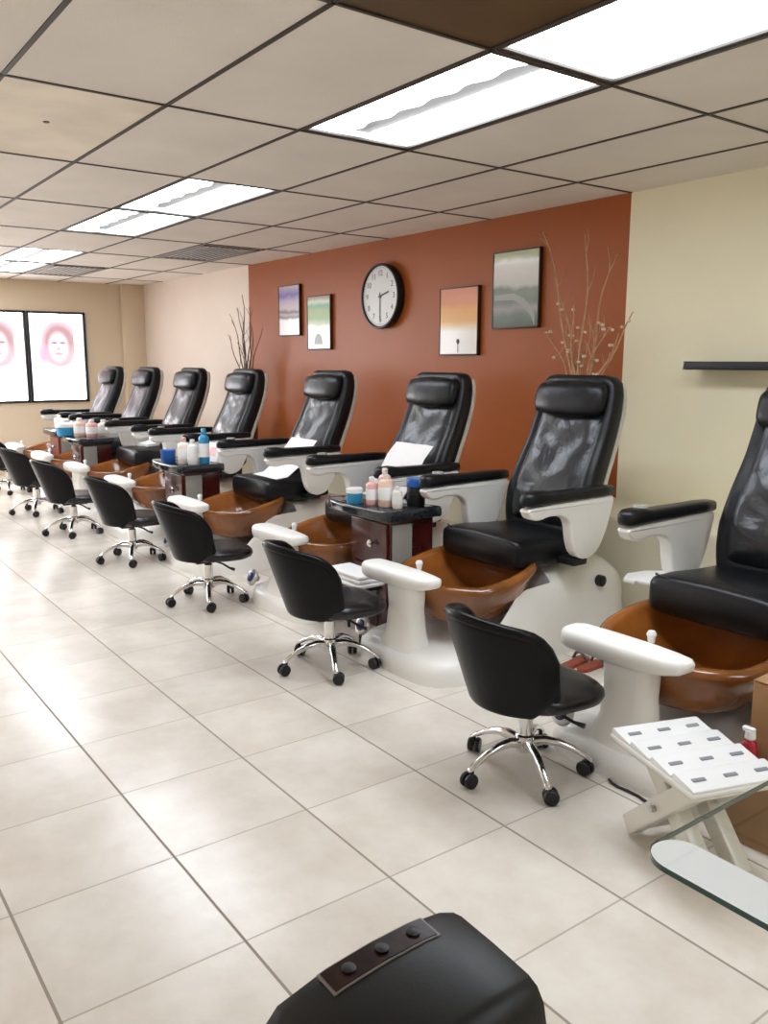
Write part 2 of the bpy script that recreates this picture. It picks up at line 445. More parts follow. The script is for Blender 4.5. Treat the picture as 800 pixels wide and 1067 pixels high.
# ------------------------------------------------------------------ pedicure chair
def egg(half_w, y0, y1, z, n=40, dz=None, cx=0):
    """egg-shaped ring, blunt at the back"""
    cy, hl = (y0 + y1) / 2, (y1 - y0) / 2
    out = []
    for k in range(n):
        a = 2 * PI * k / n
        c, s = math.cos(a), math.sin(a)
        x = half_w * math.copysign(abs(c) ** 0.8, c)
        y = cy + hl * math.copysign(abs(s) ** 0.85, s)
        if s < 0: x *= 1 - 0.12 * s * s
        zz = z + (dz(x, y) if dz else 0)
        out.append((cx + x, y, zz))
    return out

def make_pedicure_chair(label):
    t = thing('pedicure_chair', label, 'pedicure chair', (0, 0, 0), 0, 'black pedicure massage chairs along the wall')
    Y0 = 2.30                                                           # measured depth of the front edge from the camera, removed below
    # --- pedestal: plinth with hollow for the bowl, rising under the seat
    keys = [(2.285, .15, .05, 0), (2.30, .25, .095, 0), (2.34, .31, .125, 0), (2.42, .345, .135, 0), (2.52, .35, .15, .02), (2.60, .345, .19, .06), (2.72, .335, .30, .17),
            (2.84, .315, .43, .28), (2.90, .31, .45, .30), (3.00, .305, .455, .26), (3.08, .30, .455, .02), (3.30, .30, .455, 0), (3.45, .295, .45, 0), (3.58, .285, .425, 0), (3.69, .25, .36, 0), (3.75, .19, .27, 0), (3.78, .10, .18, 0)]
    rings = []
    for (y, w, h, dip) in keys:
        ring = []
        n = 28
        for i in range(n + 1):
            a = PI * i / n
            c, s = math.cos(a), math.sin(a)
            x = w * math.copysign(abs(c) ** 0.45, c); z = h * abs(s) ** (0.45 if y < 2.7 else 0.32) if s > 1e-6 else 0
            flare = 1 + 0.10 * max(0, 1 - z / 0.12) if y > 2.5 else 1
            if dip: z = z - dip * max(0, 1 - (abs(x) / (w * 0.93)) ** 6) if z > dip else z
            ring.append((x * flare, y - Y0, max(0, z)))
        rings.append(ring)
    bm = bmesh.new(); loft(bm, rings)
    # front column that carries the foot pad
    col = []
    for z, hw, ya, yb in [(0.06, .17, 2.30, 2.46), (0.13, .135, 2.315, 2.455), (0.2, .11, 2.33, 2.45), (0.3, .10, 2.335, 2.445), (0.42, .105, 2.33, 2.45)]:
        col.append([(hw * math.copysign(abs(math.cos(a)) ** .6, math.cos(a)), (ya + yb) / 2 - Y0 + (yb - ya) / 2 * math.copysign(abs(math.sin(a)) ** .6, math.sin(a)), z) for a in [2 * PI * k / 20 for k in range(20)]])
    loft(bm, col)
    ped = obj('pedestal', bm, M['white_shell'], t, angle=50)
    bm = bmesh.new()
    lathe(bm, [(.022, 0), (.024, .004), (.018, .012), (.006, .016)], 16, (-0.18, 0.20, .138)); obj('jet_cap', bm, M['black_plastic'], ped)
    bm = bmesh.new(); lathe(bm, [(.03, 0), (.03, .03), (.02, .036)], 16, (0.285, 1.14, .33), Matrix.Rotation(PI / 2, 4, 'Y')); obj('rear_knob', bm, M['black_plastic'], ped)
    # valve dial at the left foot of the column
    bm = bmesh.new()
    mt = Matrix.Rotation(PI / 2 - 0.35, 4, 'X')
    lathe(bm, [(.018, -.03), (.018, 0), (.044, .0), (.05, .010), (.046, .022), (.030, .026)], 24, (-0.22, 0.0, .165), mt)
    vd = obj('valve_dial', bm, M['steel'], t)
    bm = bmesh.new(); lathe(bm, [(.029, .022), (.029, .030), (.01, .034)], 20, (-0.22, 0.0, .165), mt); obj('dial_cap', bm, M['navy'], vd)
    # --- basin
    rim = lambda x, y: 0.10 * max(0, (y - 0.30) / 0.5)
    bm = bmesh.new()
    A, B = 2.44 - Y0, 3.06 - Y0
    rr = [egg(.16, A + .16, B - .16, .20), egg(.24, A + .07, B - .07, .235, dz=lambda x, y: .3 * rim(x, y)), egg(.30, A + .02, B - .02, .30, dz=lambda x, y: .7 * rim(x, y)), egg(.335, A, B, .36, dz=rim), egg(.356, A - .020, B + .014, .388, dz=rim), egg(.358, A - .022, B + .015, .402, dz=rim),
          egg(.346, A - .012, B + .006, .420, dz=rim), egg(.322, A + .010, B - .010, .424, dz=rim), egg(.30, A + .028, B - .028, .40, dz=rim), egg(.27, A + .05, B - .05, .34, dz=lambda x, y: .7 * rim(x, y)), egg(.21, A + .11, B - .11, .272, dz=lambda x, y: .3 * rim(x, y)), egg(.12, A + .19, B - .19, .25)]
    loft(bm, rr)
    bas = obj('basin', bm, M['bowl'], t, angle=60)
    bm = bmesh.new(); lathe(bm, [(.045, 0), (.047, .006), (.03, .014), (.008, .016)], 20, (0.02, .42, .25)); obj('drain', bm, M['steel'], bas)
    # --- foot pad
    bm = bmesh.new()
    rings = []
    for x, hy, hz, zc in [(-.282, .03, .022, .447), (-.272, .056, .037, .446), (-.24, .068, .043, .446), (-.1, .072, .044, .447), (.07, .070, .042, .449), (.165, .062, .034, .454), (.215, .05, .026, .460), (.235, .03, .016, .463)]:
        ring = []
        for k in range(20):
            a = 2 * PI * k / 20
            ring.append((x, .075 + hy * math.copysign(abs(math.cos(a)) ** .6, math.cos(a)), zc + hz * math.copysign(abs(math.sin(a)) ** .6, math.sin(a))))
        rings.append(ring)
    loft(bm, rings)
    fp = obj('foot_pad', bm, M['pad'], t, angle=60)
    bm = bmesh.new(); lathe(bm, [(.012, 0), (.014, .02), (.018, .03), (.012, .042), (.003, .044)], 14, (.04, .135, .485)); obj('spray_nozzle', bm, M['white_plastic'], fp)
    # --- seat
    bm = bmesh.new()
    rings = []
    SY0, SY1 = 2.835 - Y0, 3.36 - Y0
    for u, hw, zt, zb in [(0, .255, .585, .475), (.012, .275, .600, .458), (.035, .285, .606, .452), (.14, .288, .606, .447), (.3, .286, .592, .447), (.46, .28, .588, .452), (.525, .27, .585, .46)]:
        y = SY0 + u; ring = []
        for k in range(32):
            a = 2 * PI * k / 32
            c, s = math.cos(a), math.sin(a)
            x = hw * math.copysign(abs(c) ** .28, c)
            z = (zt + zb) / 2 + (zt - zb) / 2 * math.copysign(abs(s) ** .32, s)
            if s > 0: z += 0.012 * (1 - (x / hw) ** 2)
            ring.append((x, y, z))
        rings.append(ring)
    loft(bm, rings)
    seat = obj('seat', bm, M['leather'], t, angle=60)
    bm = bmesh.new()                                                    # piping along the top front edge
    for zz, sgn in ((.603, 1),):
        tube(bm, [(x, SY0 + .014 + .03 * (abs(x) / .27) ** 8, zz) for x in [-.27 + .54 * i / 24 for i in range(25)]], .005, 6)
    obj('piping', bm, M['leather'], seat)
    # --- backrest: bolsters wrapped round an inner cushion
    prof = [  # t, y front, z, half width, thickness
        (0.0, 3.275, .545, .255, .14), (.03, 3.272, .575, .275, .16), (.10, 3.268, .65, .283, .17), (.22, 3.282, .76, .288, .175), (.38, 3.345, .90, .282, .17), (.55, 3.425, 1.05, .270, .16),
        (.72, 3.480, 1.19, .265, .15), (.86, 3.510, 1.29, .258, .135), (.94, 3.522, 1.345, .245, .12), (.98, 3.532, 1.372, .222, .10), (1.0, 3.545, 1.384, .185, .07)]
    def back_ring(yf, z, hw, th, dish, n=36):
        ring = []
        for k in range(n):
            a = 2 * PI * k / n
            c, s = math.cos(a), math.sin(a)
            x = hw * math.copysign(abs(c) ** .42, c)
            q = math.copysign(abs(s) ** .5, s)                          # -1 front, +1 back
            y = yf + th / 2 + th / 2 * q
            if s < 0:
                xx = abs(x) / hw
                y += dish * max(0, 1 - (xx / .86) ** 8)
            ring.append((x, y - Y0, z))
        return ring
    def spl(i, tt):
        return interp([(p[0], p[i]) for p in prof], tt)[0]
    def sm(i, tt):                                                      # smoothed lookup
        return (spl(i, tt - .03) + 2 * spl(i, tt) + spl(i, tt + .03)) / 4 if .05 < tt < .92 else spl(i, tt)
    ts = sorted(set([0, .012, .03, .06] + [i / 26 for i in range(2, 26)] + [.94, .96, .98, .99, 1.0]))
    bm = bmesh.new()
    loft(bm, [back_ring(sm(1, q), sm(2, q), sm(3, q), sm(4, q), .028 if .05 < q < .93 else 0.0) for q in ts])
    back = obj('backrest', bm, M['leather'], t, angle=70)
    bm = bmesh.new()                                                    # inner cushion, gently quilted
    rows = [i / 30 * .74 + .055 for i in range(31)]
    cols = [i / 20 * 2 - 1 for i in range(21)]
    g = []
    for q in rows:
        yf, z, hw = sm(1, q), sm(2, q), sm(3, q) * .80
        r_ = []
        for c in cols:
            e = max(abs(c), abs((q - .425) / .37))
            puff = .030 * (1 - e ** 8)
            lump = .006 * math.cos(c * PI * 2.0) * math.cos(q * PI * 7) + .005 * math.sin(q * 21 + c * 3)
            r_.append((c * hw, yf - Y0 + .030 - puff - lump * (1 - e ** 4), z))
        g.append(r_)
    vs = [[bm.verts.new(p) for p in r_] for r_ in g]
    for a, b in zip(vs[:-1], vs[1:]):
        for i in range(20): bm.faces.new((a[i], a[i + 1], b[i + 1], b[i]))
    obj('back_cushion', bm, M['wrinkled'], back, angle=80, sub=1)
    bm = bmesh.new()                                                    # head pillow
    rings = []
    for x, r1, r2 in [(-.232, .012, .03), (-.225, .03, .062), (-.205, .042, .080), (-.1, .052, .092), (0, .055, .095), (.1, .052, .092), (.205, .042, .080), (.225, .03, .062), (.232, .012, .03)]:
        ring = []
        for k in range(22):
            a = 2 * PI * k / 22
            c, s = math.cos(a), math.sin(a)
            yy = r1 * math.copysign(abs(c) ** .8, c); zz = r2 * math.copysign(abs(s) ** .7, s)
            ring.append((x, 3.490 - Y0 + yy + zz * .22, 1.262 + zz))
        rings.append(ring)
    loft(bm, rings)
    obj('headrest', bm, M['leather'], t, angle=70)
    bm = bmesh.new()                                                    # moulded rear shell
    rings = []
    for q in [.08, .1, .14] + [i / 20 for i in range(4, 20)] + [.955, .965]:
        yf, z, hw, th = sm(1, q), sm(2, q), sm(3, q) * (.985 if .1 <= q <= .955 else .9), sm(4, q)
        ring = []
        for k in range(25):
            a = PI * k / 24
            c, s = math.cos(a), math.sin(a)
            ring.append((1.012 * hw * math.copysign(abs(c) ** .45, c), yf + th * .80 + (.058 if .1 <= q <= .955 else .04) * abs(s) ** .6 - Y0, z - .012))
        rings.append(ring)
    loft(bm, rings)
    obj('back_shell', bm, M['cream_shell'], t, angle=60)
    # --- armrests
    arm_poly = smooth_poly([(2.790, .785), (2.787, .765), (2.81, .737), (2.86, .727), (2.93, .738), (3.02, .728), (3.07, .69), (3.09, .60), (3.12, .535), (3.18, .50), (3.27, .525), (3.33, .61), (3.365, .70), (3.385, .77), (3.378, .798), (3.30, .803), (3.1, .797), (2.9, .793)], 3)
    for s in (-1, 1):
        bm = bmesh.new()
        prism(bm, [(y - Y0, z) for y, z in arm_poly], s * .372 - .033, s * .372 + .033, 'x', .012, 3)
        arm = obj('armrest', bm, M['white_shell'], t, angle=50)
        bm = bmesh.new()
        rings = []
        for y, hw, hz, zc in [(2.772, .014, .016, .822), (2.782, .03, .027, .824), (2.81, .043, .034, .828), (2.87, .047, .034, .830), (2.93, .045, .028, .826), (3.1, .044, .027, .825), (3.3, .045, .027, .825), (3.38, .04, .024, .825), (3.395, .02, .014, .825)]:
            rings.append([(s * .372 + hw * math.copysign(abs(math.cos(a)) ** .6, math.cos(a)), y - Y0, zc + hz * math.copysign(abs(math.sin(a)) ** .6, math.sin(a))) for a in [2 * PI * k / 18 for k in range(18)]])
        loft(bm, rings)
        pad = obj('arm_pad', bm, M['leather'], arm, angle=60)
        if s < 0:
            bm = bmesh.new(); lathe(bm, [(.03, 0), (.034, .006), (.03, .014), (.012, .016)], 20, (s * .372, 2.89 - Y0, .858)); obj('control_dial', bm, M['grey_panel'], pad)
        bm = bmesh.new()
        rbox(bm, (s * .32, 3.17 - Y0, .485), (.14, .10, .035), .008)
        obj('arm_bracket', bm, M['black_plastic'], arm)
    return t

CH = {8: -1.76, 7: -3.06, 6: -4.22, 5: -5.53, 4: -6.93, 3: -8.12, 2: -9.33, 1: -10.5}
clabel = {8: 'pedicure chair cut by the frame edge, in front of the bare cream wall',
          7: 'black pedicure chair whose tall back stands before the pale twig arrangement',
          6: 'black pedicure chair with a large white sheet on its seat, beside the granite-topped cabinet',
          5: 'black pedicure chair on orange wall under the clock, white towel by its arm',
          4: 'black pedicure chair before the dark twigs, at the edge of the orange wall',
          3: 'black pedicure chair against the pale wall, third from the window wall',
          2: 'black pedicure chair second from the window wall',
          1: 'black pedicure chair closest to the window wall'}
proto = make_pedicure_chair(clabel[8])
proto.location = (CH[8], 2.30, 0)
for k in range(7, 0, -1):
    dup(proto, (CH[k], 2.30, 0), 0, clabel[k])
# small white fold-out tray fixed to the chair by the cream wall
bm = bmesh.new()
prism(bm, [(-.475, .66), (-.43, .58), (-.375, .58), (-.375, .60), (-.30, .60), (-.30, .84), (-.40, .84), (-.46, .76)], .532, .552, 'z', .006)
obj('side_tray', bm, M['white_plastic'], proto)

# ------------------------------------------------------------------ technician stools
def make_stool(label):
    t = thing('technician_stool', label, 'stool', (0, 0, 0), 0, 'black rolling technician stools')
    # tub shell: wraps from one side round the back to the other (front is +y)
    bm = bmesh.new()
    nu, nv = 28, 14
    outer, inner = [], []
    for i in range(nu + 1):
        u = -1 + 2 * i / nu
        a = 0
        hz = .632 - .085 * abs(u) ** 1.6
        e = max(0, (abs(u) - .66) / .34)
        hz -= (hz - .345) * (1 - math.sqrt(max(0, 1 - e ** 2.2)))
        ro, ri = [], []
        for j in range(nv + 1):
            v = j / nv
            z = .285 + (hz - .285) * v
            f = (z - .285) / .345
            a = u * math.radians(86) * (.70 + .30 * min(1, v * 1.15) ** .8)
            w = .190 + .042 * math.sin(min(1, f * 1.1) * PI / 2)
            d = .180 + .122 * f
            x = w * math.sin(a); y = -.02 - d * math.cos(a) if math.cos(a) > 0 else -.02 - .2 * math.cos(a)
            k = 1 - .032 / max(.1, math.hypot(x, y + .02)) * (1 if 0 < j else .6)
            ro.append((x, y, z)); ri.append((x * k, -.02 + (y + .02) * k, z + (.006 if j == nv else 0)))
        outer.append(ro); inner.append(ri)
    vo = [[bm.verts.new(p) for p in r] for r in outer]; vi = [[bm.verts.new(p) for p in r] for r in inner]
    for i in range(nu):
        for j in range(nv):
            bm.faces.new((vo[i][j], vo[i + 1][j], vo[i + 1][j + 1], vo[i][j + 1]))
            bm.faces.new((vi[i][j], vi[i][j + 1], vi[i + 1][j + 1], vi[i + 1][j]))
        bm.faces.new((vo[i][nv], vo[i + 1][nv], vi[i + 1][nv], vi[i][nv]))
        bm.faces.new((vo[i][0], vi[i][0], vi[i + 1][0], vo[i + 1][0]))
    for i in (0, nu):
        for j in range(nv): bm.faces.new((vo[i][j], vo[i][j + 1], vi[i][j + 1], vi[i][j]))
    back = obj('backrest', bm, M['vinyl'], t, angle=75, sub=1)
    bm = bmesh.new()
    tube(bm, [tuple(Vector(outer[i][nv]) * .5 + Vector(inner[i][nv]) * .5) for i in range(nu + 1)], .018, 10)
    obj('padded_rim', bm, M['vinyl'], back, angle=75)
    # seat: rounded saddle with waterfall front
    bm = bmesh.new()
    rings = []
    def oval(sc, z, tilt=0.0):
        out = []
        for k in range(36):
            a = 2 * PI * k / 36
            c, s = math.cos(a), math.sin(a)
            x = .212 * sc * math.copysign(abs(c) ** .7, c) * (1 + .05 * s); y = .025 + (.235 if s > 0 else .175) * sc * math.copysign(abs(s) ** .7, s); x *= 1 if s > 0 else 1 - .14 * s * s
            out.append((x, y, z + tilt * y))
        return out
    for sc, z in [(.55, .278), (.85, .284), (.96, .298), (1.0, .318), (.985, .334), (.93, .346), (.75, .354), (.4, .350), (.1, .348)]:
        rings.append(oval(sc, z, -.04))
    loft(bm, rings)
    seat = obj('seat', bm, M['seat_vinyl'], t, angle=60)
    bm = bmesh.new(); rbox(bm, (0, 0, .270), (.16, .20, .022), .006); obj('seat_plate', bm, M['black_plastic'], t)
    bm = bmesh.new(); lathe(bm, [(.016, .20), (.016, .27)], 16); obj('gas_lift', bm, M['black_plastic'], t)
    bm = bmesh.new(); lathe(bm, [(.030, .085), (.034, .10), (.034, .145), (.027, .15), (.027, .235), (.020, .24)], 20); obj('column', bm, M['chrome'], t)
    bm = bmesh.new(); tube(bm, [(.03, .02, .262), (.12, .05, .256), (.17, .07, .240), (.205, .085, .236)], [.006, .006, .006, .010], 8); obj('lever', bm, M['black_plastic'], t)
    for k in range(5):
        a = math.radians(52) + 2 * PI * k / 5
        d = Vector((math.cos(a), math.sin(a), 0))
        bm = bmesh.new()
        rings = []
        sd = Vector((-d.y, d.x, 0))
        for r, z, hw, hh in [(.025, .118, .019, .022), (.07, .128, .017, .017), (.12, .122, .0155, .014), (.17, .103, .0145, .012), (.21, .080, .0145, .011), (.236, .062, .013, .009), (.242, .060, .006, .005)]:
            rings.append([d * r + Vector((0, 0, z)) + sd * hw * math.cos(q) + Vector((0, 0, 1)) * hh * math.sin(q) for q in [2 * PI * m / 12 for m in range(12)]])
        loft(bm, rings)
        obj('leg', bm, M['chrome'], t, angle=60)
        bm = bmesh.new()
        ca = a + 0.9 + k * 1.3
        w = Vector((math.cos(ca), math.sin(ca), 0)); c0 = d * .226 + Vector((-w.y, w.x, 0)) * .012
        for s in (-1, 1):
            q = Vector((0, 0, 1)).rotation_difference(w).to_matrix().to_4x4()
            lathe(bm, [(.012, -.010), (.024, -.009), (.0275, -.004), (.0275, .004), (.024, .009), (.012, .010)], 18, c0 + w * .013 * s + Vector((0, 0, .0278)), q)
        tube(bm, [d * .226 + Vector((0, 0, .068)), d * .226 + Vector((0, 0, .045)), c0 + Vector((0, 0, .03))], .008, 8)
        obj('castor', bm, M['castor'], t)
    return t
stools = [(-1.97, 2.08, -.10, 'black rolling stool in front of the pedicure chair cut by the frame'),
          (-3.27, 2.09, -.10, 'black rolling stool beside the folded white towel and wide white plinth'),
          (-4.65, 2.10, -.08, 'black rolling stool standing clear on the floor before the chair with the white sheet'),
          (-5.98, 2.11, -.06, 'black rolling stool before the under-clock chair, fourth from the camera'),
          (-7.23, 2.06, -.08, 'black rolling stool before the chair by the dark twigs'),
          (-8.43, 2.07, -.05, 'black rolling stool with its back cut by the frame edge'),
          (-9.95, 2.15, .1, 'black rolling stool seat glimpsed nearest the window wall')]
sp = make_stool(stools[0][3]); sp.location = (stools[0][0], stools[0][1], 0); sp.rotation_euler.z = stools[0][2]
for x, y, rz, lab in stools[1:]: dup(sp, (x, y, 0), rz, lab)

# ------------------------------------------------------------------ cherry cabinets between chairs
def make_cabinet(label, zt=.68):
    t = thing('side_cabinet', label, 'cabinet', (0, 0, 0), 0, 'cherry side cabinets between pedicure chairs')
    bm = bmesh.new()
    rbox(bm, (0, .155, .37), (.36, .29, .50), .006)
    rbox(bm, (0, .16, .065), (.30, .25, .13), .004)
    body = obj('body', bm, M['cherry'], t)
    bm = bmesh.new(); prism(bm, smooth_poly([(-.39, .03), (-.36, -.03), (-.15, -.06), (.09, -.055), (.20, -.03), (.215, .0), (.213, .15), (.213, .30), (.20, .315), (0, .317), (-.355, .315), (-.38, .30), (-.39, .15)], 3), .622, zt, 'z', .012, 3)
    obj('top', bm, M['granite'], t, angle=50)
    for z0, z1 in ((.14, .36), (.375, .605)):
        bm = bmesh.new(); rbox(bm, (0, .004, (z0 + z1) / 2), (.33, .018, z1 - z0), .005)
        d = obj('drawer', bm, M['cherry'], t)
        bm = bmesh.new(); lathe(bm, [(.007, 0), (.007, .016), (.017, .022), (.02, .032), (.012, .04)], 16, (0.05, -.005, (z0 + z1) / 2), Matrix.Rotation(PI / 2, 4, 'X')); obj('knob', bm, M['chrome'], d)
    bm = bmesh.new(); rbox(bm, (.1825, .085, .37), (.008, .13, .46), .002); obj('side_panel', bm, M['grey_panel'], t)
    return t
cab = make_cabinet('cherry cabinet with a dark stone top between the chair under the landscape picture and its neighbour')
cab['label'] = 'dark cherry cabinet crowded with lotion bottles beside the white-sheet chair'
cab.location = (-3.66, 2.60, 0)
dup(cab, (-6.11, 2.50, 0), 0, 'dark cherry cabinet holding a tall blue bottle near the under-clock chair')
dup(cab, (-8.735, 2.55, 0), 0, 'dark cherry cabinet between the second and third chairs from the window wall')
t = dup(cab, (-9.915, 2.66, 0), 0, 'red-fronted cherry cabinet beside the chair closest to the window wall')
for ch in t.children:
    if ch.name.startswith(('body', 'drawer')):
        ch.data = ch.data.copy(); ch.data.materials[0] = M['redwood']

# ------------------------------------------------------------------ bottles and jars
def bottle(kind, loc, label, h, r, m, capm, group):
    t = thing('pump_bottle' if kind == 'pump' else 'jar' if kind == 'jar' else 'bottle', label, 'jar' if kind == 'jar' else 'bottle', loc, random.uniform(-1, 1), group)
    bm = bmesh.new()
    if kind == 'jar':
        lathe(bm, [(r * .92, 0), (r, .006), (r, h * .68), (r * .95, h * .7)], 24); obj('body', bm, m, t)
        bm = bmesh.new(); lathe(bm, [(r * 1.04, h * .69), (r * 1.05, h * .72), (r * 1.05, h * .96), (r * .98, h)], 24); obj('lid', bm, capm, t)
        return t
    lathe(bm, [(r * .9, 0), (r, .008), (r, h * .68), (r * .9, h * .76), (r * .4, h * .83), (r * .36, h * .86)], 24); b = obj('body', bm, m, t)
    bm = bmesh.new(); lathe(bm, [(r * 1.01, h * .2), (r * 1.012, h * .2), (r * 1.012, h * .58), (r * 1.01, h * .58)], 24); obj('label_band', bm, M['paper'], b)
    bm = bmesh.new()
    if kind == 'pump':
        lathe(bm, [(r * .42, h * .84), (r * .42, h * .92), (r * .15, h * .93), (r * .15, h * 1.06)], 16)
        rbox(bm, (r * .35, 0, h * 1.08), (r * 1.3, r * .4, h * .05), .004)
        obj('pump', bm, capm, t)
    else:
        lathe(bm, [(r * .42, h * .84), (r * .45, h * .85), (r * .45, h * .98), (r * .36, h)], 16); obj('cap', bm, capm, t)
    return t
ZT = .6805
g67 = 'bottles on the cabinet beside the white-sheet chair'
bottle('jar', (-3.80, 2.60, ZT), 'blue jar with a white lid at the front of the cabinet', .085, .045, M['skyblue'], M['white_plastic'], g67)
bottle('bottle', (-3.70, 2.645, ZT), 'pink bottle standing beside the blue jar', .155, .033, M['pink'], M['white_plastic'], g67)
bottle('bottle', (-3.735, 2.76, ZT), 'pale pink bottle behind the blue jar', .19, .036, M['pink'], M['cream'], g67)
bottle('pump', (-3.615, 2.68, ZT), 'peach lotion bottle with a cream pump on the cabinet', .185, .042, M['peach'], M['cream'], g67)
bottle('bottle', (-3.528, 2.69, ZT), 'small cream bottle at the cabinet edge by the pump bottle', .12, .028, M['cream'], M['white_plastic'], g67)
bottle('jar', (-3.545, 2.83, ZT), 'dark blue jar on a black base at the cabinet rear corner', .15, .05, M['black_plastic'], M['blue'], g67)
g45 = 'bottles on the cabinet near the under-clock chair'
bottle('jar', (-6.20, 2.50, ZT), 'blue jar at the front of the cabinet near the under-clock chair', .10, .055, M['blue'], M['blue'], g45)
bottle('bottle', (-6.06, 2.57, ZT), 'white bottle beside the blue jar on the farther cabinet', .20, .045, M['cream'], M['pink'], g45)
bottle('bottle', (-5.965, 2.60, ZT), 'pale bottle beside the tall blue bottle', .19, .04, M['paper'], M['white_plastic'], g45)
bottle('bottle', (-5.955, 2.69, ZT), 'tall light blue bottle on the cabinet near the under-clock chair', .27, .04, M['skyblue'], M['skyblue'], g45)
g23 = 'containers on the cabinet near the window wall'
bottle('jar', (-9.04, 2.54, ZT), 'light blue tub on the cabinet near the window wall', .13, .085, M['skyblue'], M['paper'], g23)
bottle('bottle', (-8.88, 2.64, ZT), 'peach bottle beside the light blue tub', .19, .06, M['peach'], M['cream'], g23)
bottle('bottle', (-8.74, 2.72, ZT), 'pinkish bottle at the edge of the cabinet near the window wall', .18, .06, M['pink'], M['cream'], g23)
bottle('bottle', (-8.80, 2.86, ZT), 'cream bottle at the back of the cabinet near the window wall', .17, .06, M['cream'], M['cream'], g23)
bottle('bottle', (-10.02, 2.75, ZT), 'white bottle on the red-fronted cabinet', .16, .05, M['cream'], M['paper'], g23)
bottle('jar', (-9.85, 2.78, ZT), 'pink jar on the red-fronted cabinet', .12, .06, M['pink'], M['paper'], g23)

# ------------------------------------------------------------------ towels and sheets
def sheet(name, label, cat, path, w, material, loc, rz=0.0, th=.008, wav=.006, group=None, marks=0):
    """a cloth or card swept along a (y,z) path, w wide in x"""
    t = thing(name, label, cat, loc, rz, group) if marks else None
    n = 12
    bm = bmesh.new()
    up, dn = [], []
    for i, (y, z) in enumerate(path):
        a, b = [], []
        p0 = Vector(path[max(0, i - 1)]); p1 = Vector(path[min(len(path) - 1, i + 1)])
        d = (p1 - p0).normalized(); nn = Vector((-d.y, d.x))
        for k in range(n + 1):
            x = -w / 2 + w * k / n
            q = wav * math.sin(k * 1.7 + i * .9) * math.sin(k * .6 + 1)
            a.append((x, y + nn.x * (th + q), z + nn.y * (th + q))); b.append((x, y, z))
        up.append(a); dn.append(b)
    loft(bm, [u + list(reversed(v)) for u, v in zip(up, dn)])
    o = obj(name if t is None else 'sheet_face', bm, material, t, loc if t is None else (0, 0, 0), angle=60)
    if t is None:
        o.rotation_euler.z = rz; tag(o, label, cat, group); return o
    return t
sheet('towel', 'large white sheet propped on the seat beside the bottle-crowded cabinet', 'towel',
      [(-.29, .0), (-.22, .02), (-.13, .12), (-.05, .25), (.02, .325)], .37, M['sheet_white'], (-4.108, 3.245, .622), 0, .003, .003)
sheet('towel', 'white sheet propped on the seat of the under-clock chair', 'towel',
      [(-.34, .0), (-.25, .01), (-.15, .08), (-.06, .19), (.0, .26)], .36, M['sheet_white'], (-5.412, 3.25, .622), 0, .003, .003)
sheet('towel', 'folded white towel on the chair before the dark twigs', 'towel',
      [(-.16, .0), (-.10, .004), (-.04, .02), (.0, .06)], .20, M['towel'], (-6.86, 3.19, .620), 0, .022, .003)
sheet('towel', 'folded white towel on the third chair from the window wall', 'towel',
      [(-.16, .0), (-.10, .004), (-.04, .02), (.0, .08)], .26, M['towel'], (-8.14, 3.19, .620), 0, .022, .003)
# pictured card leaning on the cabinet by the blue bottle
t = thing('flyer', 'white flyer with pink printing leaning at the cabinet edge', 'flyer', (-6.04, 2.78, ZT), .2)
R_ = Matrix.Rotation(-.35, 3, 'X')
bm = bmesh.new(); rbox(bm, R_ @ Vector((0, 0, .075)) + Vector((0, 0, .004)), (.15, .003, .15), 0, rot=R_); obj('card', bm, M['paper'], t)
bm = bmesh.new(); rbox(bm, R_ @ Vector((0, -.0022, .08)) + Vector((0, 0, .004)), (.08, .001, .07), 0, rot=R_); obj('print', bm, M['pink'], t)
# folded towel on a low caddy between stool and cabinet
t = thing('towel_stand', 'low black stand under a folded white towel beside the cabinet', 'stand', (-3.60, 2.46, 0))
bm = bmesh.new(); rbox(bm, (0, 0, .285), (.30, .15, .02), .004); obj('shelf', bm, M['black_plastic'], t)
for sx in (-1, 1):
    for sy in (-1, 1):
        bm = bmesh.new(); tube(bm, [(sx * .135, sy * .055, 0), (sx * .135, sy * .055, .28)], .009, 8); obj('leg', bm, M['black_plastic'], t)
bm = bmesh.new()
for i in range(3): rbox(bm, (0, 0, .012 + .022 * i), (.33 - .01 * i, .17 - .008 * i, .022), .009)
o = obj('towel', bm, M['towel'], None, (-3.60, 2.46, .296)); tag(o, 'folded white towel on the low black stand beside the stool', 'towel')

